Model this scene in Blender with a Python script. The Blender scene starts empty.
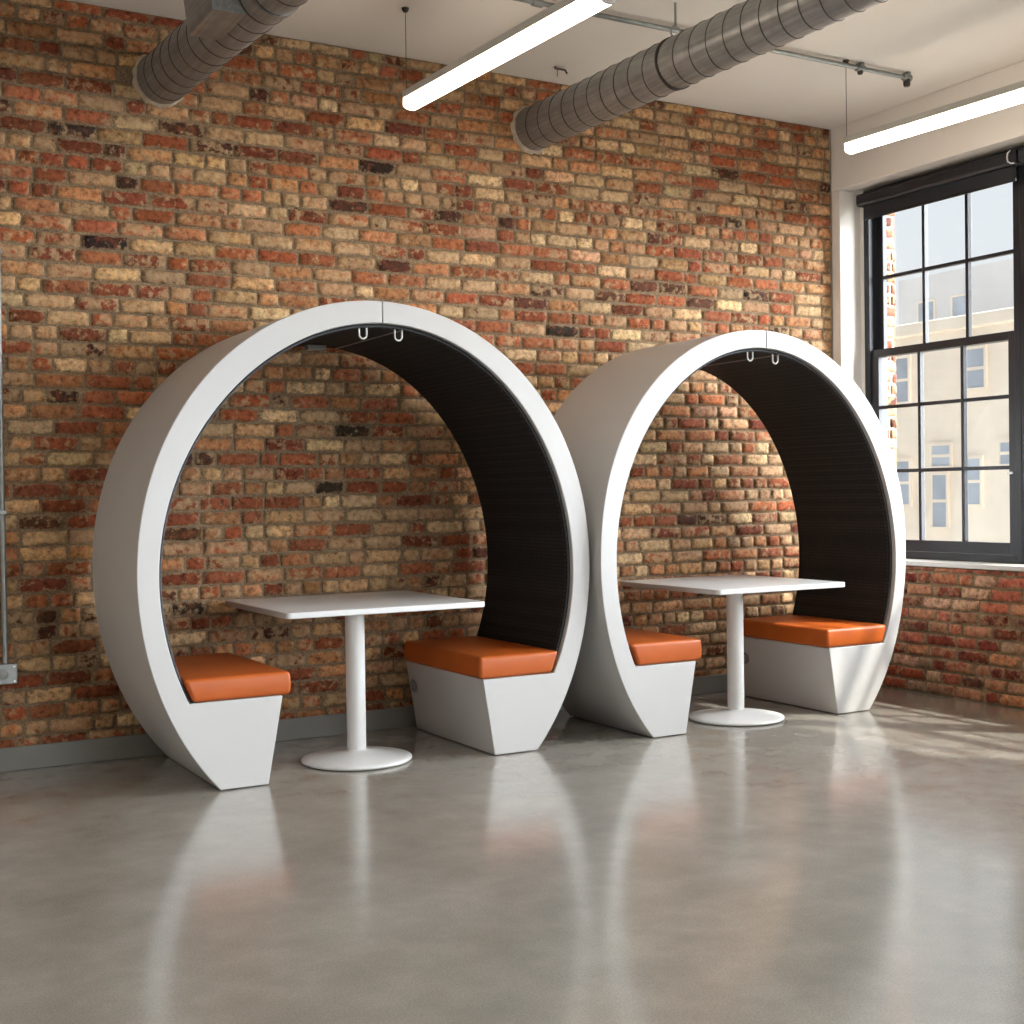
import bpy, bmesh, math, random
from math import sin, cos, pi, radians
from mathutils import Vector, Matrix

SC = bpy.context.scene
COL = SC.collection
random.seed(7)

# ------------------------------------------------------------------ helpers
def srgb(r, g, b):
    f = lambda c: (c/255/12.92) if c/255 <= .04045 else ((c/255+.055)/1.055)**2.4
    return (f(r), f(g), f(b), 1)

class MB:
    """collects vertices and faces, builds ONE mesh object"""
    def __init__(s): s.v = []; s.f = []
    def add(s, v, f):
        o = len(s.v); s.v += [tuple(p) for p in v]; s.f += [tuple(i+o for i in q) for q in f]; return s
    def box(s, x0, x1, y0, y1, z0, z1):
        v = [(x, y, z) for z in (z0, z1) for y in (y0, y1) for x in (x0, x1)]
        return s.add(v, [(0,2,3,1),(4,5,7,6),(0,1,5,4),(2,6,7,3),(0,4,6,2),(1,3,7,5)])
    def prism(s, poly, y0, y1):
        """polygon in XZ, pulled along Y"""
        n = len(poly)
        v = [(x, y0, z) for x, z in poly] + [(x, y1, z) for x, z in poly]
        f = [tuple(range(n)), tuple(range(2*n-1, n-1, -1))]
        f += [(i, i+n, (i+1) % n+n, (i+1) % n) for i in range(n)]
        return s.add(v, f)
    def prism_ax(s, poly, a, b, ax):
        """polygon in the plane across axis ax (0: YZ, 2: XY), pulled along ax"""
        n = len(poly)
        mk = (lambda p, t: (t, p[0], p[1])) if ax == 0 else (lambda p, t: (p[0], p[1], t))
        v = [mk(p, a) for p in poly] + [mk(p, b) for p in poly]
        f = [tuple(range(n)), tuple(range(2*n-1, n-1, -1))]
        f += [(i, i+n, (i+1) % n+n, (i+1) % n) for i in range(n)]
        return s.add(v, f)
    def lathe(s, prof, c=(0,0,0), n=48, axis=2):
        """profile [(r, h)] turned about an axis through c"""
        v = []; f = []; m = len(prof)
        for i in range(n):
            t = 2*pi*i/n
            for r, h in prof:
                p = (r*cos(t), r*sin(t), h)
                if axis == 1: p = (p[0], p[2], p[1])
                if axis == 0: p = (p[2], p[0], p[1])
                v.append((c[0]+p[0], c[1]+p[1], c[2]+p[2]))
        for i in range(n):
            j = (i+1) % n
            for k in range(m-1):
                f.append((i*m+k, j*m+k, j*m+k+1, i*m+k+1))
        f.append(tuple(i*m for i in range(n))[::-1]); f.append(tuple(i*m+m-1 for i in range(n)))
        return s.add(v, f)
    def tube(s, pts, r, n=8, closed=False):
        pts = [Vector(p) for p in pts]; m = len(pts); v = []; f = []
        up = None
        for i, p in enumerate(pts):
            a = pts[i-1] if (i or closed) else p; b = pts[(i+1) % m] if (i < m-1 or closed) else p
            t = (b-a).normalized()
            if up is None:
                up = Vector((0,0,1)) if abs(t.z) < .9 else Vector((1,0,0))
            u = (up - t*up.dot(t)).normalized(); w = t.cross(u); up = u
            for k in range(n):
                q = 2*pi*k/n; v.append(p+u*(r*cos(q))+w*(r*sin(q)))
        for i in range(m if closed else m-1):
            j = (i+1) % m
            for k in range(n):
                f.append((i*n+k, i*n+(k+1) % n, j*n+(k+1) % n, j*n+k))
        if not closed:
            f.append(tuple(range(n))[::-1]); f.append(tuple((m-1)*n+k for k in range(n)))
        return s.add(v, f)
    def build(s, name, mat, parent=None, smooth=False, bevel=0, seg=3, angle=35, loc=None):
        me = bpy.data.meshes.new(name); me.from_pydata(s.v, [], s.f); me.validate()
        bm = bmesh.new(); bm.from_mesh(me); bmesh.ops.recalc_face_normals(bm, faces=bm.faces)
        if smooth or bevel:
            for fc in bm.faces: fc.smooth = True
            if not bevel:
                for e in bm.edges:
                    if len(e.link_faces) == 2 and e.calc_face_angle(0) > radians(angle): e.smooth = False
        bm.to_mesh(me); bm.free()
        o = bpy.data.objects.new(name, me); COL.objects.link(o)
        me.materials.append(mat)
        if bevel:
            m = o.modifiers.new('bevel', 'BEVEL'); m.width = bevel; m.segments = seg
            m.limit_method = 'ANGLE'; m.angle_limit = radians(angle); m.harden_normals = True
        if parent: o.parent = parent
        if loc: o.location = loc
        return o

def tag(o, label=None, cat=None, group=None, kind=None):
    if label: o['label'] = label
    if cat: o['category'] = cat
    if group: o['group'] = group
    if kind: o['kind'] = kind
    return o
def thing(name, label, cat, loc=(0,0,0), group=None, kind=None):
    o = bpy.data.objects.new(name, None); COL.objects.link(o); o.location = loc
    o.empty_display_size = .1
    return tag(o, label, cat, group, kind)
def rounded(x0, x1, y0, y1, r, n=6):
    out = []
    for cx, cy, a in ((x1-r, y1-r, 0), (x0+r, y1-r, 90), (x0+r, y0+r, 180), (x1-r, y0+r, 270)):
        for i in range(n+1):
            t = radians(a+90*i/n); out.append((cx+r*cos(t), cy+r*sin(t)))
    return out

# ------------------------------------------------------------------ materials
def new_mat(name):
    m = bpy.data.materials.new(name); m.use_nodes = True
    nt = m.node_tree; b = nt.nodes['Principled BSDF']
    return m, nt, b
def N(nt, kind, **kw):
    n = nt.nodes.new(kind)
    for k, v in kw.items():
        if k.startswith('i_'): n.inputs[k[2:].replace('_', ' ')].default_value = v
        else: setattr(n, k, v)
    return n
def L(nt, a, b): nt.links.new(a, b)
def obj_coord(nt, scale=(1,1,1)):
    tc = N(nt, 'ShaderNodeTexCoord'); mp = N(nt, 'ShaderNodeMapping'); mp.inputs['Scale'].default_value = scale
    L(nt, tc.outputs['Object'], mp.inputs['Vector']); return mp.outputs['Vector']
def ramp(nt, fac, stops):
    r = N(nt, 'ShaderNodeValToRGB'); e = r.color_ramp.elements
    while len(e) < len(stops): e.new(.5)
    for k, (p, c) in zip(e, stops): k.position = p; k.color = c
    L(nt, fac, r.inputs['Fac']); return r.outputs['Color']
def noise(nt, vec, scale, detail=4, rough=.55):
    n = N(nt, 'ShaderNodeTexNoise'); n.inputs['Scale'].default_value = scale
    n.inputs['Detail'].default_value = detail; n.inputs['Roughness'].default_value = rough
    if vec is not None: L(nt, vec, n.inputs['Vector'])
    return n.outputs['Fac']
def mixc(nt, fac, a, b, mode='MIX'):
    m = N(nt, 'ShaderNodeMix'); m.data_type = 'RGBA'; m.blend_type = mode
    for s, val in ((0, fac), (6, a), (7, b)):
        if hasattr(val, 'node'): L(nt, val, m.inputs[s])
        else: m.inputs[s].default_value = val
    return m.outputs[2]
def bump(nt, b, h, strength, dist):
    n = N(nt, 'ShaderNodeBump'); n.inputs['Strength'].default_value = strength; n.inputs['Distance'].default_value = dist
    L(nt, h, n.inputs['Height']); L(nt, n.outputs['Normal'], b.inputs['Normal'])

def plain(name, c, rough=.5, metal=0, var=.06, scale=6, bstr=0, bscale=200, spec=.5):
    m, nt, b = new_mat(name)
    v = obj_coord(nt); f = noise(nt, v, scale)
    lo = tuple(x*(1-var) for x in c[:3])+(1,); hi = tuple(min(1, x*(1+var)) for x in c[:3])+(1,)
    L(nt, ramp(nt, f, [(.3, lo), (.7, hi)]), b.inputs['Base Color'])
    b.inputs['Roughness'].default_value = rough; b.inputs['Metallic'].default_value = metal
    b.inputs['Specular IOR Level'].default_value = spec
    if bstr: bump(nt, b, noise(nt, v, bscale, 2), bstr, .002)
    return m

M = {}
M['shell'] = plain('white_shell_paint', srgb(198,197,196), .38, var=.015, scale=3, bstr=.05, bscale=90)
M['table'] = plain('white_laminate', srgb(222,222,222), .28, var=.01, scale=2)
M['table_metal'] = plain('white_powder_coat', srgb(220,220,219), .35, var=.01)
M['pad'] = plain('black_rubber', srgb(28,27,26), .7)
M['plaster'] = plain('painted_plaster', srgb(226,221,214), .75, var=.025, scale=1.4, bstr=.12, bscale=40)
M['ceiling'] = plain('ceiling_paint', srgb(232,227,220), .8, var=.035, scale=.9, bstr=.1, bscale=14)
M['base'] = plain('grey_skirting_paint', srgb(128,126,121), .45, var=.05, scale=3)
M['black'] = plain('black_window_paint', srgb(30,32,38), .4, var=.08)
M['blind'] = plain('black_blind_fabric', srgb(28,29,35), .75, var=.05, bstr=.1, bscale=900)
M['cassette'] = plain('black_blind_cassette', srgb(31,32,38), .45, var=.04)
M['steel'] = plain('bright_steel', srgb(200,200,200), .28, metal=1, var=.05)
M['hook'] = plain('white_hook', srgb(225,225,222), .3, var=.02)
M['galv'] = plain('galvanised_conduit', srgb(142,144,142), .45, metal=.7, var=.12, scale=25)
M['darkwire'] = plain('dark_iron', srgb(70,62,56), .5, metal=.6)
M['housing'] = plain('lamp_housing', srgb(196,192,186), .45, var=.02)
M['grommet'] = plain('grey_grommet', srgb(128,129,131), .4, var=.03)
M['plastic'] = plain('clear_grey_plastic', srgb(150,148,145), .3, var=.05)
M['sill'] = plain('white_sill_paint', srgb(235,233,229), .5, var=.02)

def emissive(name, c, s):
    m, nt, b = new_mat(name)
    b.inputs['Base Color'].default_value = c; b.inputs['Emission Color'].default_value = c
    b.inputs['Emission Strength'].default_value = s
    return m
LAMP = 15.0
M['diffuser'] = emissive('lamp_diffuser', (1, .87, .72, 1), LAMP)

def leather():
    m, nt, b = new_mat('orange_leather')
    v = obj_coord(nt)
    c = ramp(nt, noise(nt, v, 5, 5), [(.3, srgb(174,81,23)), (.7, srgb(190,92,29))])
    L(nt, c, b.inputs['Base Color'])
    b.inputs['Roughness'].default_value = .42; b.inputs['Specular IOR Level'].default_value = .45
    vo = N(nt, 'ShaderNodeTexVoronoi'); vo.inputs['Scale'].default_value = 260; L(nt, v, vo.inputs['Vector'])
    bump(nt, b, vo.outputs['Distance'], .12, .001)
    return m
M['leather'] = leather()

def fabric():
    m, nt, b = new_mat('black_honeycomb_fabric')
    v = obj_coord(nt)
    vo = N(nt, 'ShaderNodeTexVoronoi'); vo.inputs['Scale'].default_value = 55; vo.inputs['Randomness'].default_value = .15
    L(nt, v, vo.inputs['Vector'])
    L(nt, ramp(nt, vo.outputs['Distance'], [(.1, srgb(56,53,51)), (.55, srgb(32,30,29))]), b.inputs['Base Color'])
    b.inputs['Roughness'].default_value = .75; b.inputs['Specular IOR Level'].default_value = .3
    inv = N(nt, 'ShaderNodeMath', operation='SUBTRACT'); inv.inputs[0].default_value = 1; L(nt, vo.outputs['Distance'], inv.inputs[1])
    bump(nt, b, inv.outputs[0], .5, .004)
    return m
M['fabric'] = fabric()
M['piping'] = plain('charcoal_piping', srgb(62,64,70), .6, var=.4, scale=90)

def duct_mat():
    m, nt, b = new_mat('galvanised_duct')
    v = obj_coord(nt, (1, 1, 1)); f = noise(nt, v, 9, 6, .6)
    v2 = obj_coord(nt, (60, 1.5, 60)); g = noise(nt, v2, 1, 3)
    c = ramp(nt, f, [(.25, srgb(112,114,115)), (.75, srgb(160,161,161))])
    c = mixc(nt, .35, c, ramp(nt, g, [(.3, srgb(110,107,104)), (.7, srgb(180,177,172))]))
    L(nt, c, b.inputs['Base Color']); b.inputs['Metallic'].default_value = .55; b.inputs['Roughness'].default_value = .38
    bump(nt, b, f, .05, .01)
    return m
M['duct'] = duct_mat()
M['seam'] = plain('duct_seam', srgb(70,66,62), .55, metal=.7, var=.2, scale=20)
M['collar'] = plain('mortar_collar', srgb(176,160,140), .9, var=.15, scale=30, bstr=.6, bscale=60)

def concrete():
    m, nt, b = new_mat('polished_concrete')
    v = obj_coord(nt)
    big = noise(nt, v, .75, 6, .6); mid = noise(nt, v, 4.5, 7, .65); fine = noise(nt, v, 160, 2, .5)
    c = ramp(nt, big, [(.3, srgb(134,129,120)), (.52, srgb(151,146,137)), (.72, srgb(164,159,150))])
    c2 = ramp(nt, mid, [(.3, srgb(129,124,115)), (.5, srgb(150,145,136)), (.72, srgb(173,168,159))])
    c = mixc(nt, .5, c, c2)
    c = mixc(nt, .18, c, ramp(nt, fine, [(.35, srgb(110,104,95)), (.65, srgb(190,184,174))]))
    L(nt, c, b.inputs['Base Color'])
    r = N(nt, 'ShaderNodeMapRange'); r.inputs['From Min'].default_value = .3; r.inputs['From Max'].default_value = .7
    r.inputs['To Min'].default_value = .17; r.inputs['To Max'].default_value = .27
    L(nt, mid, r.inputs['Value']); L(nt, r.outputs[0], b.inputs['Roughness'])
    b.inputs['Coat Weight'].default_value = .5; b.inputs['Coat Roughness'].default_value = .12; b.inputs['Specular IOR Level'].default_value = 1.0; b.inputs['IOR'].default_value = 1.6
    bump(nt, b, noise(nt, v, 7, 3), .035, .01)
    return m
M['concrete'] = concrete()

def brick_mat(name, pale):
    """every brick carries its own colour (bcol rgb) and its own wear (bcol alpha)"""
    m, nt, b = new_mat(name)
    at = N(nt, 'ShaderNodeAttribute'); at.attribute_name = 'bcol'
    v = obj_coord(nt)
    n1 = noise(nt, v, 20, 6, .62); n2 = noise(nt, v, 34, 5, .6); n3 = noise(nt, v, 150, 3, .6); n4 = noise(nt, v, 7, 5, .6)
    c = at.outputs['Color']
    # mottled firing tones
    n5 = noise(nt, v, 21, 6, .65)
    c = mixc(nt, ramp(nt, n5, [(.52, (0,0,0,1)), (.62, (.8,.8,.8,1))]), c, mixc(nt, .6, c, srgb(150,80,50)))
    c = mixc(nt, .9, c, ramp(nt, n2, [(.33, (.38,.33,.30,1)), (.47, (.98,.97,.96,1)), (.66, (1.45,1.42,1.36,1))]), 'MULTIPLY')
    c = mixc(nt, .35, c, ramp(nt, n3, [(.3, (.6,.58,.56,1)), (.7, (1.3,1.28,1.25,1))]), 'MULTIPLY')
    # flaking lime wash, more on some bricks
    add = N(nt, 'ShaderNodeMath', operation='MULTIPLY_ADD'); L(nt, at.outputs['Alpha'], add.inputs[0])
    add.inputs[1].default_value = .27; L(nt, n1, add.inputs[2])
    mask = ramp(nt, add.outputs[0], [(.60, (0,0,0,1)), (.68, (1,1,1,1))])
    mk2 = N(nt, 'ShaderNodeMath', operation='MULTIPLY'); L(nt, mask, mk2.inputs[0]); mk2.inputs[1].default_value = pale
    c = mixc(nt, mk2.outputs[0], c, ramp(nt, n2, [(.3, srgb(160,126,88)), (.7, srgb(206,178,140))]))
    # mortar smeared over the worn edges
    rim = N(nt, 'ShaderNodeAttribute'); rim.attribute_name = 'rim'
    n6 = noise(nt, v, 30, 5, .65)
    ra = N(nt, 'ShaderNodeMath', operation='MULTIPLY_ADD'); L(nt, n6, ra.inputs[0]); ra.inputs[1].default_value = 3.0; L(nt, rim.outputs['Fac'], ra.inputs[2])
    sc_ = N(nt, 'ShaderNodeMath', operation='DIVIDE'); L(nt, ra.outputs[0], sc_.inputs[0]); sc_.inputs[1].default_value = 3.4
    sm = ramp(nt, sc_.outputs[0], [(.43, (.85,.85,.85,1)), (.50, (0,0,0,1))])
    c = mixc(nt, sm, c, ramp(nt, n2, [(.3, srgb(112,88,64)), (.7, srgb(170,144,112))]))
    # soot stains
    st = ramp(nt, n4, [(.25, (.45,.38,.33,1)), (.42, (1,1,1,1))])
    c = mixc(nt, .6, c, st, 'MULTIPLY')
    L(nt, c, b.inputs['Base Color']); b.inputs['Roughness'].default_value = .88; b.inputs['Specular IOR Level'].default_value = .25
    h = N(nt, 'ShaderNodeMath', operation='ADD'); L(nt, n2, h.inputs[0]); L(nt, n3, h.inputs[1])
    bump(nt, b, h.outputs[0], .55, .006)
    return m
M['brick'] = brick_mat('old_brick', .68)
M['brick2'] = brick_mat('old_red_brick', .4)
def mortar():
    m, nt, b = new_mat('lime_mortar')
    v = obj_coord(nt)
    c = ramp(nt, noise(nt, v, 9, 6, .65), [(.3, srgb(92,71,52)), (.55, srgb(128,103,78)), (.75, srgb(168,142,110))])
    c = mixc(nt, .4, c, ramp(nt, noise(nt, v, 120, 3), [(.3, srgb(95,78,60)), (.7, srgb(196,176,148))]))
    L(nt, c, b.inputs['Base Color']); b.inputs['Roughness'].default_value = .95; b.inputs['Specular IOR Level'].default_value = .15
    bump(nt, b, noise(nt, v, 70, 5), .8, .008)
    return m
M['mortar'] = mortar()

def glass():
    m, nt, b = new_mat('window_glass')
    out = nt.nodes['Material Output']; nt.nodes.remove(b)
    t = N(nt, 'ShaderNodeBsdfTransparent'); t.inputs['Color'].default_value = (.95,.965,.97,1)
    gl = N(nt, 'ShaderNodeBsdfGlossy'); gl.inputs['Roughness'].default_value = .02
    lw = N(nt, 'ShaderNodeLayerWeight'); lw.inputs['Blend'].default_value = .5
    pw = N(nt, 'ShaderNodeMath', operation='POWER'); L(nt, lw.outputs['Facing'], pw.inputs[0]); pw.inputs[1].default_value = 5
    fr = N(nt, 'ShaderNodeMath', operation='MULTIPLY_ADD'); L(nt, pw.outputs[0], fr.inputs[0]); fr.inputs[1].default_value = .8; fr.inputs[2].default_value = .03
    mx = N(nt, 'ShaderNodeMixShader'); L(nt, fr.outputs[0], mx.inputs[0]); L(nt, t.outputs[0], mx.inputs[1]); L(nt, gl.outputs[0], mx.inputs[2])
    L(nt, mx.outputs[0], out.inputs['Surface'])
    return m
M['glass'] = glass()
M['facade'] = plain('cream_brick_facade', srgb(244,232,216), .85, var=.08, scale=1.2, bstr=.2, bscale=12)
M['facade_grey'] = plain('pale_grey_tower', srgb(222,222,224), .8, var=.06, scale=.6)
M['far_glass'] = plain('far_window_glass', srgb(176,186,200), .35, var=.25, scale=1.0)

# ------------------------------------------------------------------ measures
XR, H, YW = 6.069, 3.617, 0.0          # right wall, ceiling, back wall
XL, YF = -3.2, -11.0                   # left wall, wall behind the camera
ZS = .805                              # window sill
WX = 6.32                              # glass plane of the windows

# ------------------------------------------------------------------ brick walls
def brick_wall(name, length, height, org, du, nrm, matb, palette, weights, holes=(), seed=1, lean=0, pale=(0, .5)):
    """real bricks with worn edges on a mortar bed: one mesh, one colour per brick"""
    R = random.Random(seed)
    org = Vector(org); du = Vector(du); nrm = Vector(nrm); dv = Vector((0,0,1))
    V = []; F = []; C = []; MI = []; ED = []
    course = .0742; joint = .0095
    def P(u, w, d): return tuple(org+du*u+dv*w+nrm*d)
    # mortar bed
    nb = 4
    def quad(u0, u1, w0, w1):
        o = len(V)
        V.extend([P(u0, w0, -.011), P(u1, w0, -.011), P(u1, w1, -.011), P(u0, w1, -.011)])
        C.extend([(.5,.5,.5,0)]*4); ED.extend([0]*4); F.append((o, o+1, o+2, o+3)); MI.append(1)
    quad(0, length, 0, height)
    rows = int(math.ceil(height/course))
    wave = [R.uniform(0, 6.28) for _ in range(4)]
    dark_rows = {}
    for r in range(rows):
        w0 = r*course+joint/2; w1 = min((r+1)*course-joint/2, height-.002)
        if w1-w0 < .02: continue
        u = -R.uniform(0, .2)
        kind = R.random()
        k = 0
        while u < length:
            # rows of stretchers, rows of headers, rows that mix both
            if kind < .34: ln = .219 if R.random() < .88 else .108
            elif kind < .52: ln = .108 if R.random() < .85 else .165
            else: ln = R.choice((.219, .219, .108, .108, .165))
            ln *= R.uniform(.94, 1.06)
            u0, u1 = max(u+joint/2, 0), min(u+ln-joint/2, length); u += ln
            if u1-u0 < .03: continue
            um, wm = (u0+u1)/2, (w0+w1)/2
            if any((um-hx)**2+(wm-hz)**2 < hr*hr for hx, hz, hr in holes): continue
            col = R.choices(palette, weights)[0]
            t = um/length
            if lean and R.random() < lean*max(0, t-.3): col = R.choice(((200,168,128),(198,154,118),(190,154,116)))  # more pale bricks to the right: limewash, plus light put into the colour
            f = R.uniform(.86, 1.13)
            col = srgb(*[min(255, max(0, c*f+R.uniform(-3, 3))) for c in col])
            wear = R.uniform(0, 1)**1.6
            dep = R.gauss(0, .0022); til = R.uniform(-.002, .002); sag = R.uniform(-.0025, .0025)
            nx = 6 if ln > .15 else 4; nz = 3
            o = len(V); base = o
            hi = [R.uniform(.0, .006) for _ in range(4)]
            for j in range(nz+3):
                for i in range(nx+3):
                    edge_i = i in (0, nx+2); edge_j = j in (0, nz+2)
                    a = min(max(i-1, 0), nx)/nx; b2 = min(max(j-1, 0), nz)/nz
                    near = min(min(a, 1-a)*(u1-u0), min(b2, 1-b2)*(w1-w0))
                    uu = u0+(u1-u0)*a; ww = w0+(w1-w0)*b2+sag*(a-.5)*2
                    if edge_i or edge_j:
                        d = -.0125
                    else:
                        d = dep+til*(a-.5)*2+R.uniform(-.0009, .0009)
                        rim = (i in (1, nx+1)) + (j in (1, nz+1))
                        if rim:
                            d -= .0022*rim+R.uniform(0, .0018)
                            inset = .0025+R.uniform(0, .0022)+(hi[(i > 2)+2*(j > 2)] if rim == 2 else 0)
                            uu += inset*(1 if i == 1 else -1 if i == nx+1 else 0)
                            ww += inset*(1 if j == 1 else -1 if j == nz+1 else 0)
                    if edge_i or edge_j:
                        rag = R.uniform(-.0012, .002)
                        uu += rag*(1 if i <= 1 else -1 if i >= nx+1 else 0)
                        ww += rag*(1 if j <= 1 else -1 if j >= nz+1 else 0)
                    V.append(P(uu, ww, d)); C.append(col[:3]+(wear,)); ED.append(0 if edge_i or edge_j or i in (1, nx+1) or j in (1, nz+1) else 1)
            W = nx+3
            for j in range(nz+2):
                for i in range(nx+2):
                    F.append((o+j*W+i, o+j*W+i+1, o+(j+1)*W+i+1, o+(j+1)*W+i)); MI.append(0)
    me = bpy.data.meshes.new(name); me.from_pydata(V, [], F)
    at = me.attributes.new('bcol', 'FLOAT_COLOR', 'POINT')
    at.data.foreach_set('color', [x for c in C for x in c])
    ae = me.attributes.new('rim', 'FLOAT', 'POINT'); ae.data.foreach_set('value', ED)
    me.materials.append(matb); me.materials.append(M['mortar'])
    me.polygons.foreach_set('material_index', MI)
    me.polygons.foreach_set('use_smooth', [True]*len(F))
    me.update()
    o = bpy.data.objects.new(name, me); COL.objects.link(o)
    return o

PAL = [(146,80,50),(160,98,66),(186,148,106),(172,118,80),(122,66,44),(82,52,38),(54,42,34),(176,126,86),(150,88,60),(198,168,128)]
duct_axis = {1: ((1.677, 3.300), .07), 2: ((3.787, 3.324), .035)}
DR = .121
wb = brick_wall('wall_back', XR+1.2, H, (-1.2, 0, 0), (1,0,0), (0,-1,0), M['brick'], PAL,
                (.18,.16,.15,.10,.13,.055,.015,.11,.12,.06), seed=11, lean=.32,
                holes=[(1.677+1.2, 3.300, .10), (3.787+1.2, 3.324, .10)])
tag(wb, 'old multicoloured brick wall behind the two round booths', 'wall', kind='structure')
PAL2 = [(150,72,54),(166,92,72),(172,112,92),(186,148,124),(118,54,42),(92,56,46),(180,120,84)]
wr = brick_wall('wall_right_lower', 8.2, ZS-.03, (XR, 0, 0), (0,-1,0), (-1,0,0), M['brick2'], PAL2,
                (.26,.22,.16,.12,.14,.06,.06), seed=5)
tag(wr, 'red brick wall below the white window sill', 'wall', kind='structure')

# ------------------------------------------------------------------ room shell
fl = MB().box(XL, XR+.02, YF, .0, -.1, 0).build('floor', M['concrete']); tag(fl, 'polished grey concrete floor', 'floor', kind='structure')
ce = MB().box(XL-.2, XR+.6, YF-.2, .12, H, H+.15).build('ceiling', M['ceiling']); tag(ce, 'off white painted ceiling', 'ceiling', kind='structure')
bk = MB().box(XL-.2, -1.2, .0, .12, -.1, H).box(-1.2, XR+.45, .022, .12, -.1, H).build('wall_back_core', M['plaster']); tag(bk, 'masonry behind the brick face', 'wall', kind='structure')
lw = MB().box(XL-.2, XL, YF-.2, .12, -.1, H).build('wall_left', M['plaster']); tag(lw, 'plain plaster wall on the far left', 'wall', kind='structure')

OPEN = [(-.076, -3.9), (-4.4, -6.6), (-7.05, -9.7)]       # right wall openings; all past the second window are added for light
ZT = 3.204
w = MB()
w.box(XR+.02, XR+.45, YF, .012, -.1, ZS-.03)              # below the windows (brick faced)
w.box(XR, XR+.45, YF, .0, ZT, H)                            # lintel band
ys = [0.0]+[v for o in OPEN for v in o]+[YF]
for a, b in zip(ys[::2], ys[1::2]): w.box(XR, XR+.45, b, a, ZS-.03, ZT)
w.box(WX-.07, XR+.45, -.105, -.07, ZS-.03, ZT)
rw = w.build('wall_right', M['plaster'], bevel=.006, seg=2); tag(rw, 'white plastered wall around the tall windows', 'wall', kind='structure')
# wall behind the camera, its openings added to light the room
FO = [(2.2, 3.8), (4.2, 5.7)]
w = MB(); w.box(XL-.2, XR+.45, YF-.2, YF, -.1, .5); w.box(XL-.2, XR+.45, YF-.2, YF, 3.35, H)
xs = [XL-.2]+[v for o in FO for v in o]+[XR+.45]
for a, b in zip(xs[::2], xs[1::2]): w.box(a, b, YF-.2, YF, .5, 3.35)
fw = w.build('wall_front', M['plaster']); tag(fw, 'plain wall with added windows opposite the brick wall', 'wall', kind='structure')

sk = MB().box(-1.2, XR-.01, -.022, -.0095, 0, .111).build('baseboard_back', M['base'], bevel=.004, seg=2); tag(sk, 'grey painted skirting along the brick wall', 'baseboard', kind='structure')
# white edging where the brick ends at the corner of the room
for k, (a, b) in enumerate(OPEN):
    s = MB().box(XR-.012, WX-.05, b+.002, a-.002, ZS-.028, ZS).build('trim_%d' % (k+1), M['sill'], bevel=.004, seg=2)
    tag(s, 'white painted window sill', 'sill', kind='structure')

# ------------------------------------------------------------------ windows
def make_window(name, y0, y1, label):
    """black double hung sash; y0 is the edge nearer the brick wall"""
    root = thing(name, label, 'window', (WX, y0, ZS), kind='structure')
    W = y0-y1
    def yy(t): return -t
    z0, z1 = .0, ZT-ZS
    fr = MB()
    fr.box(-.07, .09, -.045, 0, z0, z1); fr.box(-.07, .09, -W, -W+.045, z0, z1)
    fr.box(-.07, .09, -W+.045, -.045, z0, z0+.045); fr.box(-.07, .09, -W+.045, -.045, z1-.06, z1)
    fr.build('frame', M['black'], root, bevel=.004, seg=2)
    zm = 2.137-ZS
    def sash(x, za, zb, bars, rails, nm):
        s = MB(); t = .034
        a, b = -.048, -W+.048
        st = .055
        s.box(x-t/2, x+t/2, a-st, a, za, zb); s.box(x-t/2, x+t/2, b, b+st, za, zb)
        s.box(x-t/2, x+t/2, b+st, a-st, za, za+rails[0]); s.box(x-t/2, x+t/2, b+st, a-st, zb-rails[1], zb)
        ga, gb = a-st, b+st
        for k in (1, 2):
            y = ga+(gb-ga)*k/3; s.box(x-t/2, x+t/2, y-.011, y+.011, za+rails[0], zb-rails[1])
        for z in bars: 
            for k in range(3):
                p = ga+(gb-ga)*k/3-(.011 if k else 0); q = ga+(gb-ga)*(k+1)/3+(.011 if k < 2 else 0)
                s.box(x-t/2, x+t/2, q, p, z-.011, z+.011)
        so = s.build('sash', M['black'], root, bevel=.003, seg=2)
        MB().box(x-.003, x+.003, gb-.004, ga+.004, za+rails[0]-.004, zb-rails[1]+.004).build('pane', M['glass'], so)
        return so
    lo = sash(-.035, .048, zm+.022, [1.365-ZS, 1.780-ZS], (.07, .05), 'lower')
    up = sash(.015, zm-.026, z1-.062, [2.63-ZS], (.05, .07), 'upper')
    MB().box(-.062, -.052, -W+.07, -W+.11, .52, .535).build('sash_lift', M['steel'], lo, bevel=.003)
    return root
make_window('window_1', -.105, -1.333, 'tall black sash window beside the corner of the brick wall')
make_window('window_2', -1.333, -2.62, 'black sash window at the right edge of the picture')
make_window('window_3', -2.62, -3.89, 'added black sash window further along the right wall, lets sun in')  # added out of view so that sun reaches the floor
k = 4
for a, b in OPEN[1:]:  # added windows out of view, only there to let daylight in
    m_ = (a+b)/2
    make_window('window_%d' % k, a, m_, 'added black sash window further along the right wall, lets sun in'); k += 1
    make_window('window_%d' % k, m_, b, 'added black sash window further along the right wall, lets sun in'); k += 1
for a, b in FO:  # added windows behind the camera, for daylight from the front
    root = thing('window_%d' % k, 'large plain window added opposite the brick wall to light the room', 'window', (a, YF, .5), kind='structure'); k += 1
    W = b-a; fr = MB()
    fr.box(0, .06, -.12, -.04, 0, 2.85); fr.box(W-.06, W, -.12, -.04, 0, 2.85); fr.box(.06, W-.06, -.12, -.04, 0, .06); fr.box(.06, W-.06, -.12, -.04, 2.79, 2.85)
    for t in (1/3, 2/3): fr.box(W*t-.02, W*t+.02, -.12, -.04, .06, 2.79)
    f_ = fr.build('frame', M['black'], root)
    MB().box(.06, W-.06, -.083, -.077, .06, 2.79).build('pane', M['glass'], f_)

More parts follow.
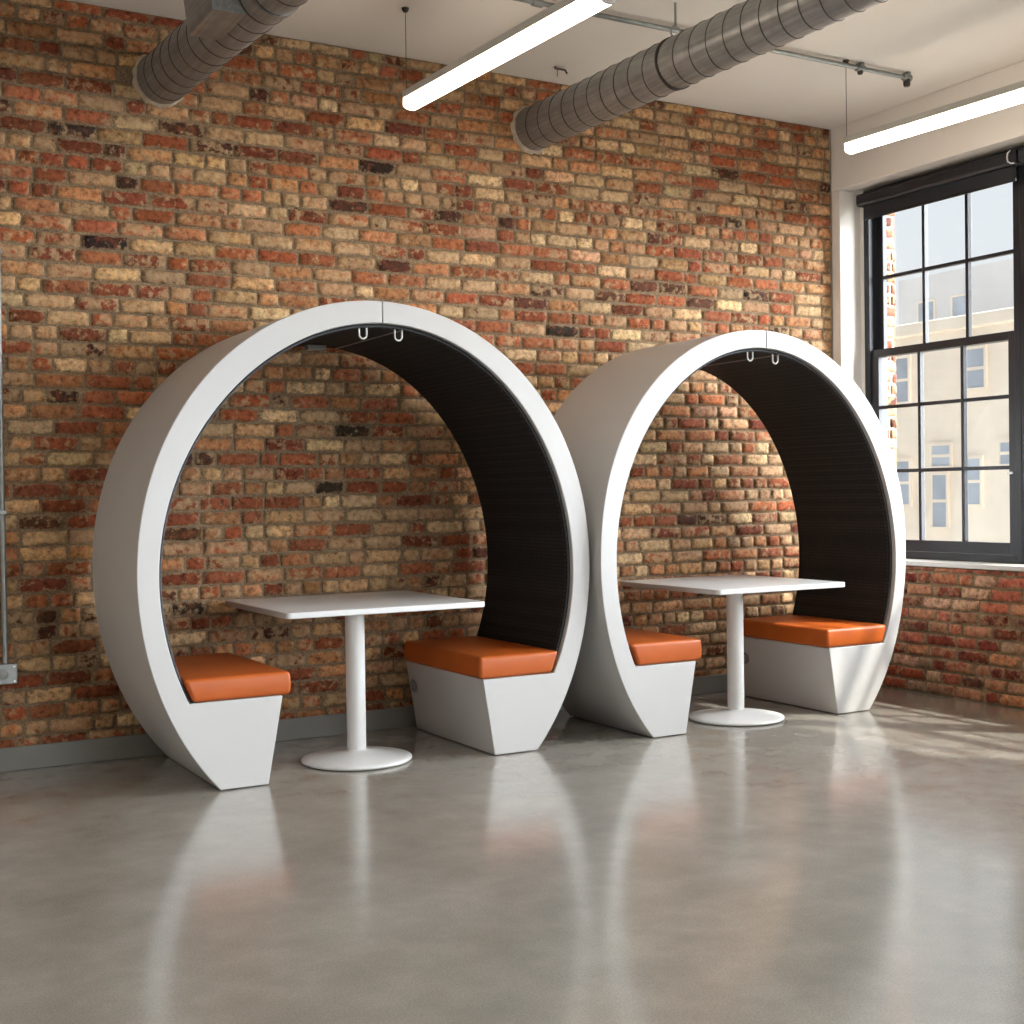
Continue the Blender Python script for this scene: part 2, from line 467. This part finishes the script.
# roller blinds
def blind(y0, y1, label, hem):
    root = thing('roller_blind', label, 'blind', (6.2, y0, 3.168))
    W = y0-y1
    c = [(.045, 0), (-.03, 0), (-.042, -.012), (-.042, -.066), (-.03, -.08), (.045, -.08)]
    pts = [(p[0], p[1]) for p in c]
    n = len(pts); v = [(x, 0, z) for x, z in pts]+[(x, -W, z) for x, z in pts]
    f = [tuple(range(n)), tuple(range(2*n-1, n-1, -1))]+[(i, i+n, (i+1) % n+n, (i+1) % n) for i in range(n)]
    MB().add(v, f).build('cassette', M['cassette'], root, bevel=.003, seg=2)
    MB().box(-.006, -.003, -W+.03, -.03, hem, -.079).build('fabric', M['blind'], root)
    MB().box(-.010, .001, -W+.03, -.03, hem-.016, hem+.004).build('hem_bar', M['cassette'], root, bevel=.003, seg=2)
    pts = [(-.045, -W+.035, .0), (-.058, -W+.042, -.015), (-.061, -W+.045, -.04), (-.058, -W+.042, -.064), (-.05, -W+.028, -.076), (-.045, -W+.01, -.078)]
    MB().tube(pts, .0045, 8).build('chain_loop', M['hook'], root, smooth=True)
    return root
blind(-.135, -1.385, 'black roller blind rolled up over the window nearest the corner', -.155)
blind(-1.40, -2.65, 'black roller blind at the right edge over the second window', -.17)

# ------------------------------------------------------------------ booths
def fourier(c, t):
    return c[0]+sum(c[2*n-1]*cos(n*t)+c[2*n]*sin(n*t) for n in (1, 2, 3, 4))
def make_booth(P, label, cushions, group):
    xs, yf, yb = P['xs'], P['yf'], P['yb']
    root = thing('round_booth', label, 'booth', (xs, yf, 0), group)
    D = yb-yf
    def arc(kind, t):
        a, b = P[kind]; c = P['c'+kind]
        r = a*b/math.hypot(b*cos(t), a*sin(t))+fourier(c, t)
        return (P['xc']+r*cos(t)-xs, P['zc']+r*sin(t))
    def angle_at(kind, z, side):
        lo, hi = (-pi/2, pi/2)
        for _ in range(50):
            m_ = (lo+hi)/2; t = m_ if side > 0 else pi-m_
            if arc(kind, t)[1] < z: lo = m_
            else: hi = m_
        return m_ if side > 0 else pi-m_
    def angle_x(kind, x):
        lo, hi = radians(60), radians(120)
        for _ in range(50):
            m_ = (lo+hi)/2
            if arc(kind, m_)[0] > x: lo = m_
            else: hi = m_
        return m_
    FZ = .004
    info = {}
    for side in (-1, 1):
        g = .0016*side
        to0 = angle_x('R', g); to1 = angle_at('R', FZ, side)
        if side < 0 and to1 < 0: to1 += 2*pi
        zst = P['step'][0 if side < 0 else 1]
        ti0 = angle_x('I', g); ti1 = angle_at('I', zst, side)
        n = 90
        outer = [arc('R', to0+(to1-to0)*i/n) for i in range(n+1)]
        inner = [arc('I', ti1+(ti0-ti1)*i/n) for i in range(n+1)]
        fx = P['foot'][0 if side < 0 else 1]; bx = P['bench'][0 if side < 0 else 1]
        poly = outer+[(fx, FZ), (bx, zst)]+inner
        MB().prism(poly, 0, D).build('shell', M['shell'], root, bevel=.005, seg=3, angle=40)
        x_out = outer[-1][0]
        xa, xb = sorted((x_out-side*.02, fx+side*.02))
        MB().box(xa, xb, .025, D-.02, 0, FZ+.002).build('foot_pad', M['pad'], root)
        # upholstered lining of this half
        ts = angle_x('I', .115)                    # the joint in the lining sits right of the joint in the shell
        tA = ti1; tB = ts-side*.002
        T = .014; m_ = 80
        v = []
        for i in range(m_+1):
            t = tA+(tB-tA)*i/m_
            x, z = arc('I', t); nx_, nz_ = P['xc']-xs-x, P['zc']-z; l = math.hypot(nx_, nz_); nx_ /= l; nz_ /= l
            x += nx_*.001; z += nz_*.001
            for (d, y) in ((0, .026), (T*.6, .026), (T, .032), (T, D-.012), (0, D-.012)):
                v.append((x+nx_*d, y, z+nz_*d))
        f = []
        for i in range(m_):
            for q in range(5):
                f.append((i*5+q, i*5+(q+1) % 5, (i+1)*5+(q+1) % 5, (i+1)*5+q))
        f += [(0,1,2,3,4), tuple(m_*5+q for q in (4,3,2,1,0))]
        ln = MB().add(v, f).build('lining', M['fabric'], root, smooth=True)
        # stitched piping along its front edge
        pp = []; st = MB()
        for i in range(161):
            t = tA+(tB-tA)*i/160
            x, z = arc('I', t); nx_, nz_ = P['xc']-xs-x, P['zc']-z; l = math.hypot(nx_, nz_)
            pp.append((x+nx_/l*.011, .027, z+nz_/l*.011))
            if i % 2 == 0 and i < 160:
                t2 = tA+(tB-tA)*(i+1.0)/160; x2, z2 = arc('I', t2)
                st.tube([(x+nx_/l*.0155, .048, z+nz_/l*.0155), (x2+nx_/l*.0155, .048, z2+nz_/l*.0155)], .0016, 5)
        MB().tube(pp, .0042, 8).build('piping', M['piping'], ln, smooth=True)
        st.build('stitching', M['piping'], ln)
        # cushion: leans on the lining, overhangs the bench, softly rounded
        ztop = P['ctop'][0 if side < 0 else 1]
        xo0 = arc('I', angle_at('I', zst+.002, side))[0]-side*.017
        xo1 = arc('I', angle_at('I', ztop, side))[0]-side*.017
        xi = P['cush'][0 if side < 0 else 1]
        bm = bmesh.new(); nu, nv, nw = 10, 14, 4
        y0, y1 = -.006, D-.015
        h = ztop-zst-.003
        def pt(a, b, c):
            xo = xo0+(xo1-xo0)*c; x = xo+(xi-xo)*a; y = y0+(y1-y0)*b; z = zst+.002+h*c
            return x, y, z
        V = {}
        for i in range(nu+1):
            for j in range(nv+1):
                for q in range(nw+1):
                    if i in (0, nu) or j in (0, nv) or q in (0, nw):
                        V[i,j,q] = bm.verts.new(pt(i/nu, j/nv, q/nw))
        def fc(*k):
            try: bm.faces.new([V[x] for x in k])
            except ValueError: pass
        for i in range(nu):
            for j in range(nv):
                for q in (0, nw): fc((i,j,q),(i+1,j,q),(i+1,j+1,q),(i,j+1,q))
        for i in range(nu):
            for q in range(nw):
                for j in (0, nv): fc((i,j,q),(i+1,j,q),(i+1,j,q+1),(i,j,q+1))
        for j in range(nv):
            for q in range(nw):
                for i in (0, nu): fc((i,j,q),(i,j+1,q),(i,j+1,q+1),(i,j,q+1))
        bmesh.ops.recalc_face_normals(bm, faces=bm.faces)
        # soft bulge
        for (i,j,q), vv in V.items():
            a, b, c = i/nu, j/nv, q/nw
            bul = (16*a*(1-a)*b*(1-b))**.5
            if q == nw: vv.co.z += .005*bul
            if i == nu: vv.co.x -= side*.004*(4*c*(1-c))
            if j == 0: vv.co.y -= .004*(4*c*(1-c))
        for f_ in bm.faces: f_.smooth = True
        me = bpy.data.meshes.new('seat_cushion'); bm.to_mesh(me); bm.free(); me.materials.append(M['leather'])
        o = bpy.data.objects.new('seat_cushion', me); COL.objects.link(o); o.parent = root
        mo = o.modifiers.new('bevel', 'BEVEL'); mo.width = .017; mo.segments = 5; mo.limit_method = 'ANGLE'; mo.angle_limit = radians(45); mo.harden_normals = True
        o['label'] = cushions[0 if side < 0 else 1]
        info[side] = (fx, bx, zst)
    # two wire hooks in the crown
    for hx in P['hooks']:
        zt = arc('I', angle_x('I', hx))[1]-.016
        w_ = .018; pts = [(hx-w_, .05, zt+.004), (hx-w_, .05, zt-.026)]
        pts += [(hx-w_*cos(a), .05, zt-.030-w_*sin(a)) for a in [pi*i/10 for i in range(11)]]
        pts += [(hx+w_, .05, zt-.026), (hx+w_, .05, zt+.004)]
        MB().tube(pts, .0042, 8).build('hook', M['hook'], root, smooth=True)
    # slim plastic clip at the back of the crown
    tx = -.02; zt = arc('I', angle_x('I', tx))[1]-.014
    MB().box(tx-.05, tx+.05, D-.10, D-.05, zt-.028, zt-.001).build('light_clip', M['plastic'], root, bevel=.006)
    # bead in the joint of the lining
    x, z = arc('I', angle_x('I', .115)); nx_, nz_ = P['xc']-xs-x, P['zc']-z; l = math.hypot(nx_, nz_)
    MB().tube([(x+nx_/l*.014, .03, z+nz_/l*.014), (x+nx_/l*.014, D-.014, z+nz_/l*.014)], .0045, 8).build('seam_bead', M['plastic'], root, smooth=True)
    # power grommet near the back of the right bench
    fx, bx, zst = info[1]
    gz = .243; gx = bx+(fx-bx)*(1-(gz-FZ)/(zst-FZ)); ang = math.atan2(fx-bx, zst-FZ)
    gm = MB().lathe([(.0, -.002), (.036, -.002), (.036, .004), (.033, .007), (.028, .007), (.026, .003), (.0, .003)], n=40).build('power_grommet', M['grommet'], root, smooth=True)
    gm.location = (gx, D-.058, gz); gm.rotation_euler = (0, -pi/2-ang, 0)
    sp = [((.006+.016*i/40)*cos(i/40*2.6*pi), (.006+.016*i/40)*sin(i/40*2.6*pi), .0045) for i in range(41)]
    MB().tube(sp, .002, 6).build('grommet_cover', M['plastic'], gm, smooth=True)
    return root

booth_group = None
make_booth(dict(xs=2.415, xc=2.4054, zc=.8984, yf=-.9635, yb=-.0957, R=(1.1169,1.246), I=(1.0141,1.1369),
    cR=[.0026,.002,-.0053,-.0029,-.0049,-.0017,.0062,-.0031,.0013], cI=[-.0007,-.0014,-.0014,.0007,.0028,-.0017,.0009,.0033,-.0032],
    foot=(-.572,.550), bench=(-.502,.491), step=(.386,.371), ctop=(.490,.480), cush=(-.468,.474), hooks=(-.076,.101)),
    'white round booth on the left, nearer the camera, around a white table',
    ('left orange leather seat cushion', 'right orange leather seat cushion'), booth_group)
make_booth(dict(xs=4.624, xc=4.599, zc=.8818, yf=-1.0211, yb=-.2211, R=(1.0558,1.2317), I=(.9557,1.1297),
    cR=[.0023,-.0029,.0011,-.0011,-.0016,-.0003,.0052,-.0067,.0007], cI=[.0008,.0015,-.0015,.0024,-.0017,.0019,-.0015,.0013,-.0024],
    foot=(-.565,.482), bench=(-.496,.424), step=(.374,.374), ctop=(.490,.480), cush=(-.463,.408), hooks=(-.072,.102)),
    'white round booth on the right, next to the window and its sunlit floor',
    ('left orange leather seat cushion', 'right orange leather seat cushion with sun on it'), booth_group)

# ------------------------------------------------------------------ tables
def make_table(x0, x1, y0, y1, bx, by, label):
    zt = .742
    root = thing('pedestal_table', label, 'table', (bx, by, 0))
    MB().prism_ax(rounded(x0-bx, x1-bx, y0-by, y1-by, .028), zt-.028, zt, 2).build('table_top', M['table'], root, bevel=.005, seg=3)
    MB().lathe([(0, zt-.034), (.11, zt-.034), (.11, zt-.029), (0, zt-.029)]).build('mounting_plate', M['table_metal'], root, smooth=True)
    MB().lathe([(.0455, .045), (.0455, zt-.034)], n=40).build('column', M['table_metal'], root, smooth=True)
    prof = [(0, .0035), (.255, .0035), (.2605, .007), (.2615, .012), (.2585, .017), (.23, .0225), (.17, .032), (.11, .0415), (.066, .049), (.050, .0525), (.047, .056), (0, .056)]
    MB().lathe(prof, n=72).build('base', M['table_metal'], root, smooth=True, angle=60)
    MB().lathe([(0, 0), (.238, 0), (.238, .004), (0, .004)], n=48).build('base_pad', M['pad'], root, smooth=True)
    return root
make_table(1.940, 2.938, -.952, -.035, 2.374, -.68, 'white square pedestal table inside the left round booth')
make_table(4.210, 5.106, -1.104, -.195, 4.568, -.80, 'white square pedestal table inside the right round booth')

# ------------------------------------------------------------------ ducts
def make_duct(key, y_end, label, first):
    (cx, cz), dx = duct_axis[key]
    root = thing('air_duct', label, 'duct', (cx, -.004, cz))
    Ln = -y_end
    ax = Vector((dx, -1, 0)); 
    def c(t): return ax*t
    up = Vector((0,0,1)); sd = ax.normalized().cross(up)
    n = 56; v = []; f = []
    ts = [0, Ln]
    rings = [(0, DR-.004), (0, DR), (Ln, DR), (Ln, DR-.004)]
    for t, r in rings:
        for i in range(n):
            a = 2*pi*i/n; v.append(c(t)+sd*(r*cos(a))+up*(r*sin(a)))
    for k in range(3):
        for i in range(n): f.append((k*n+i, k*n+(i+1) % n, (k+1)*n+(i+1) % n, (k+1)*n+i))
    tb = MB().add(v, f).build('tube', M['duct'], root, smooth=True)
    pitch = .118; turns = Ln/pitch; m = int(turns*40)
    pts = [c(pitch*i/40+.01)+sd*((DR+.0005)*cos(2*pi*i/40))+up*((DR+.0005)*sin(2*pi*i/40)) for i in range(m-3)]
    MB().tube(pts, .0028, 5).build('spiral_seam', M['seam'], tb, smooth=True)
    # mortar collar where it meets the brick
    R = random.Random(key); v = []; f = []; n = 48
    for i in range(n):
        a = 2*pi*i/n; r2 = DR+.014+R.uniform(-.006, .008)
        for r, t in ((DR, .0), (DR+.001, .018), (r2-.004, .012), (r2, -.004)):
            v.append(c(t)+sd*(r*cos(a))+up*(r*sin(a)))
    for i in range(n):
        for q in range(3): f.append((i*4+q, ((i+1) % n)*4+q, ((i+1) % n)*4+q+1, i*4+q+1))
    MB().add(v, f).build('collar', M['collar'], root, smooth=True, angle=60)
    def band(t, w, th, mat, nm):
        v = []; f = []; n = 56
        for tt, r in ((t-w/2, DR), (t-w/2, DR+th), (t+w/2, DR+th), (t+w/2, DR)):
            for i in range(n):
                a = 2*pi*i/n; v.append(c(tt)+sd*(r*cos(a))+up*(r*sin(a)))
        for k in range(3):
            for i in range(n): f.append((k*n+i, k*n+(i+1) % n, (k+1)*n+(i+1) % n, (k+1)*n+i))
        return MB().add(v, f).build(nm, mat, root, smooth=True)
    return root, band, c
r1, band, c1 = make_duct(1, -5.2, 'grey spiral duct with a square take-off box, entering the wall at upper left', True)
# take-off box on the left duct
bx0, bx1, by0, by1 = -.128, .012, -1.29, -.95
MB().add([(bx0,by0,-.102),(bx1,by0,-.102),(bx1,by1,-.102),(bx0,by1,-.102),(bx0-.03,by0-.02,.19),(bx1,by0-.02,.19),(bx1,by1+.02,.19),(bx0-.03,by1+.02,.19)],
         [(0,1,2,3),(4,5,6,7),(0,1,5,4),(1,2,6,5),(2,3,7,6),(3,0,4,7)]).build('takeoff_box', M['duct'], r1, bevel=.004, seg=2)
band(1.37, .05, .006, M['duct'], 'coupling_band')
r2, band, c2 = make_duct(2, -5.2, 'long spiral galvanised duct hung on a rod right of the lit lamp', False)
th = 1.30
band(th, .014, .005, M['seam'], 'hanger_strap')
hx = c2(th)
pe = [(hx.x+.03*cos(a)*1.0, hx.y, DR+.028+.028*sin(a)) for a in [2*pi*i/20 for i in range(20)]]
MB().tube(pe, .005, 6, closed=True).build('hanger_loop', M['galv'], r2, smooth=True)
MB().tube([(hx.x, hx.y, DR+.055), (hx.x, hx.y, H-3.324-.001)], .006, 8).build('hanger_rod', M['galv'], r2, smooth=True)

# ------------------------------------------------------------------ linear lamps
def make_lamp(x, y0, ln, label, zc=3.125):
    root = thing('linear_pendant_lamp', label, 'lamp', (x, y0, zc)); root.rotation_euler.z = .055
    w_ = .042
    hs = [(-w_, .052), (-w_, .088), (w_, .088), (w_, .052)]
    MB().prism([(a, b) for a, b in hs], -ln, 0).build('housing', M['housing'], root, bevel=.003, seg=2)
    df = [(-w_+.002, .051), (w_-.002, .051)]+[(w_*cos(a)*.96, .020-.020*sin(a)) for a in [pi*i/12 for i in range(13)]]
    MB().prism(df, -ln+.008, -.008).build('diffuser', M['diffuser'], root, smooth=True)
    for e in (-ln, -.008):
        ec = [(-w_, .051), (w_, .051)]+[(w_*cos(a), .020-.022*sin(a)) for a in [pi*i/12 for i in range(13)]]
        cap = MB().prism(ec, e, e+.008).build('end_cap', M['housing'], root, bevel=.002, seg=1)
    for t in (.004, ln-.02):
        cb = MB().tube([(-.02, -t, .088), (-.02, -t, H-zc-.02)], .0018, 6).build('cable', M['darkwire'], root)
        MB().lathe([(0, 0), (.011, 0), (.018, .012), (.018, .019), (0, .019)], c=(-.02, -t, H-zc-.02), n=20).build('ceiling_cup', M['darkwire'], cb, smooth=True)
    return root
make_lamp(2.724, -.637, 1.60, 'lit linear pendant lamp between the two ducts, above the left booth')
make_lamp(5.203, -1.052, 1.58, 'lit linear pendant lamp along the right wall above the window', 3.105)
for (x, y, t) in ((2.724, -5.6, 0), (5.222, -5.6, 0), (2.724, -8.6, 0)):  # lamps added behind the camera, only there to light the room
    make_lamp(x, y, 1.52, 'added linear pendant lamp in the open room, out of view, %s' % ('near the left' if x < 0 else 'out in the middle' if x < 4 else 'beside the right wall'))['group'] = 'added lamps that light the open room'

# ------------------------------------------------------------------ conduits and fittings
cd = thing('ceiling_conduit', 'thin metal conduit running along the ceiling behind the right duct', 'conduit', (0, -1.062, 3.588))
MB().tube([(-1.0, 0, 0), (5.655, 0, 0)], .0125, 12).build('pipe', M['galv'], cd, smooth=True)
for x in (5.285, 5.645, 3.2):
    MB().lathe([(0, -.028), (.019, -.028), (.021, -.02), (.021, .02), (.019, .028), (0, .028)], c=(x, 0, 0), n=20, axis=0).build('coupling', M['galv'], cd, smooth=True)
    MB().box(x-.012, x+.012, -.022, .022, .012, H-3.588-.0005).build('saddle_clip', M['galv'], cd, bevel=.003)
MB().lathe([(0, -.05), (.016, -.05), (.02, -.04), (.02, -.012), (0, -.012)], c=(5.645, 0, 0), n=20).build('outlet', M['darkwire'], cd, smooth=True)
MB().lathe([(0, -.034), (.013, -.034), (.016, -.026), (.016, -.010), (0, -.010)], c=(5.285, 0, 0), n=20).build('outlet', M['darkwire'], cd, smooth=True)

ck = thing('ceiling_bracket', 'small dark wire bracket on the ceiling left of the right duct', 'bracket', (3.834, -.242, H))
MB().tube([(-.035, -.002, -.012), (.035, .002, -.012), (.047, .002, -.03)], .006, 8).build('bar', M['darkwire'], ck, smooth=True)
MB().tube([(-.018, 0, -.014), (-.018, 0, -.055)], .0025, 6).build('pin', M['darkwire'], ck)
MB().tube([(-.03, 0, 0), (-.03, 0, -.014)], .004, 6).build('stud', M['darkwire'], ck)

wc = thing('wall_conduit', 'vertical metal conduit with socket box at the left edge of the brick wall', 'conduit', (.906, 0, .455))
MB().tube([(.004, -.022, .046), (.004, -.022, H-.455-.001)], .013, 12).build('pipe', M['galv'], wc, smooth=True)
bxo = MB().prism_ax(rounded(-.073, .052, -.047, .047, .008, 4), 0.0, .05, 2).build('socket_box', M['galv'], wc, bevel=.004)
bxo.rotation_euler = (pi/2, 0, 0); bxo.location = (0, -.003, 0)
for sx in (-.058, .038):
    for sy in (-.034, .034):
        MB().lathe([(0, .05), (.006, .05), (.006, .052), (.004, .0535), (0, .0535)], c=(sx, sy, 0), n=14).build('screw', M['steel'], bxo, smooth=True)
MB().lathe([(0, .05), (.022, .05), (.022, .053), (.016, .055), (0, .055)], c=(-.010, 0, 0), n=24).build('socket', M['plastic'], bxo, smooth=True)
for z in (1.2, 2.4):
    MB().box(-.03, .022, -.037, -.009, z-.455-.01, z-.455+.01).build('saddle_clip', M['galv'], wc, bevel=.003)

# ------------------------------------------------------------------ outside the window
ob = thing('added_shade_pier', 'brick pier added outside, keeps sun off the corner window', 'pier', (XR+.47, -1.38, 0), kind='structure')  # unseen pier, added to block the sun from the corner window
bt = brick_wall('brick_face', .38, 6.0, (0, .10, -.5), (1,0,0), (0,1,0), M['brick2'], PAL2, (.26,.22,.16,.12,.14,.06,.06), seed=3); bt.parent = ob
MB().box(0, .38, -.10, .088, -.5, 5.5).build('core', M['mortar'], ob)
gd = MB().box(XR+.6, 60, -40, 40, -6.2, -6).build('ground', plain('pale_bounce_ground', srgb(205,200,192), .85, var=.06, scale=.4)); tag(gd, 'pale ground added outside, unseen, to bounce sunlight', 'ground', kind='structure')  # unseen ground, added to throw sunlight up onto the facade
# brick jamb just outside the glass, by the corner
jb = brick_wall('wall_outside', .118, 6.0, (WX+.095, -.114, -.5), (1,0,0), (0,-1,0), M['brick'], PAL2, (.26,.22,.16,.12,.14,.06,.06), seed=21)
tag(jb, 'sunlit brick jamb seen through the left edge of the window', 'wall', kind='structure')
jc = MB().box(XR+.451, XR+.463, -.104, .1, -.5, 5.5).build('wall_outside_core', M['mortar']); tag(jc, 'masonry of the outside brick jamb', 'wall', kind='structure')

def building(x0, x1, y0, y1, z1, mat, wins, label, cornice=True):
    """street front faces the window wall (towards -X)"""
    root = thing('building', label, 'building', (x0, y0, -6))
    MB().box(0, x1-x0, 0, y1-y0, 0, z1+6).build('wall', mat, root)
    if cornice: MB().box(-.12, x1-x0, -.12, y1-y0+.12, z1+6, z1+6.22).build('cornice', mat, root, bevel=.04)
    for (a, b, c_, d) in wins:
        a -= y0; b -= y0; w_ = MB(); t = .05
        w_.box(-.05, .02, a-t, b+t, c_+6-t, c_+6); w_.box(-.05, .02, a-t, b+t, d+6, d+6+t)
        w_.box(-.05, .02, a-t, a, c_+6, d+6); w_.box(-.05, .02, b, b+t, c_+6, d+6)
        w_.box(-.03, .02, a, b, (c_+d)/2+6-.025, (c_+d)/2+6+.025)
        f_ = w_.build('window', M['facade'], root)
        MB().box(-.02, .01, a, b, c_+6, d+6).build('pane', M['far_glass'], f_)
    return root
building(17, 25, 3.5, 11.6, 3.85, M['facade'], [(8.03,8.46,2.87,3.5),(8.75,9.14,1.62,1.96),(8.83,9.14,.6,1.47),(8.13,8.44,.98,1.72),(9.64,10.0,2.75,3.5),(9.64,10.0,.98,1.72),(7.42,7.74,1.62,1.96),(6.6,6.95,2.87,3.5),(6.6,6.95,.98,1.72),(5.2,5.6,2.87,3.5),(5.2,5.6,.98,1.72)],
         'pale cream brick building with small grey windows seen through the window')
building(30, 36, 12.0, 22.3, 7.6, M['facade_grey'], [(19.6,20.2,5.6,6.8),(20.9,21.5,5.6,6.8)], 'pale grey tower rising behind the cream building, left half of the window', False)
building(28.8, 29.8, 13.5, 18.4, 6.0, M['facade'], [(16.9,17.5,4.4,5.4),(15.4,16.0,4.4,5.4)], 'lower cream block rising behind the cream building, right part of the window', False)
# ------------------------------------------------------------------ light
EXPO = .08
SUN_D = Vector((-.57, .56, -1)).normalized()
sun = bpy.data.lights.new('sun', 'SUN'); sun.energy = 7.0; sun.angle = radians(1.6); sun.color = (1, .93, .82)
so = bpy.data.objects.new('sun', sun); COL.objects.link(so); so.rotation_euler = SUN_D.to_track_quat('-Z', 'Y').to_euler(); so.location = (12, -8, 12)

wd = bpy.data.worlds.new('sky'); SC.world = wd; wd.use_nodes = True
nt = wd.node_tree; bg = nt.nodes['Background']
tc = N(nt, 'ShaderNodeTexCoord'); nv = N(nt, 'ShaderNodeVectorMath', operation='NORMALIZE'); L(nt, tc.outputs['Generated'], nv.inputs[0])
dt = N(nt, 'ShaderNodeVectorMath', operation='DOT_PRODUCT'); L(nt, nv.outputs[0], dt.inputs[0])
hz = Vector((.84, -.50, .17)).normalized(); dt.inputs[1].default_value = hz
SKY_LO, SKY_HI = .94, 29.0
mr = N(nt, 'ShaderNodeMapRange'); mr.interpolation_type = 'SMOOTHSTEP'
for k_, v_ in (('From Min', .45), ('From Max', 1.0), ('To Min', SKY_LO), ('To Max', SKY_HI)): mr.inputs[k_].default_value = v_
L(nt, dt.outputs['Value'], mr.inputs['Value'])
sep = N(nt, 'ShaderNodeSeparateXYZ'); L(nt, nv.outputs[0], sep.inputs[0])
gr = N(nt, 'ShaderNodeMapRange'); 
for k_, v_ in (('From Min', -.12), ('From Max', .0), ('To Min', .3), ('To Max', 1)): gr.inputs[k_].default_value = v_
L(nt, sep.outputs['Z'], gr.inputs['Value'])
ml = N(nt, 'ShaderNodeMath', operation='MULTIPLY'); L(nt, mr.outputs[0], ml.inputs[0]); L(nt, gr.outputs[0], ml.inputs[1])
bg.inputs['Color'].default_value = (.93, .965, 1, 1); L(nt, ml.outputs[0], bg.inputs['Strength'])

def portal(loc, rot, sx, sy):
    l = bpy.data.lights.new('portal', 'AREA'); l.shape = 'RECTANGLE'; l.size = sx; l.size_y = sy; l.cycles.is_portal = True
    o = bpy.data.objects.new('portal', l); COL.objects.link(o); o.location = loc; o.rotation_euler = rot
for a, b in OPEN: portal((XR+.44, (a+b)/2, (ZS+ZT)/2), (0, pi/2, 0), ZT-ZS, a-b)
for a, b in FO: portal(((a+b)/2, YF-.19, 1.925), (pi/2, 0, 0), b-a, 2.85)

# ------------------------------------------------------------------ camera
cam = bpy.data.cameras.new('camera'); cam.sensor_width = 36; cam.lens = 36*1296.97/1024; cam.clip_start = .05
co = bpy.data.objects.new('camera', cam); COL.objects.link(co)
yaw, pit, roll = .516524, .0137228, -.0142344
Fw = Vector((sin(yaw)*cos(pit), cos(yaw)*cos(pit), -sin(pit))); Rt = Vector((cos(yaw), -sin(yaw), 0)); Up = Rt.cross(Fw)
R2 = Rt*cos(roll)+Up*sin(roll); U2 = Up*cos(roll)-Rt*sin(roll)
mt = Matrix((R2, U2, -Fw)).transposed().to_4x4(); mt.translation = (0, -6.38196, 1.25)
co.matrix_world = mt
SC.camera = co

vs = SC.view_settings; vs.view_transform = 'Standard'; vs.look = 'None'; vs.gamma = 1; vs.use_curve_mapping = False; vs.exposure = EXPO
SC.display_settings.display_device = 'sRGB'
SC.cycles.max_bounces = 10; SC.cycles.diffuse_bounces = 5; SC.cycles.transparent_max_bounces = 16
SC.cycles.caustics_reflective = False; SC.cycles.caustics_refractive = False
SC.cycles.sample_clamp_indirect = 6
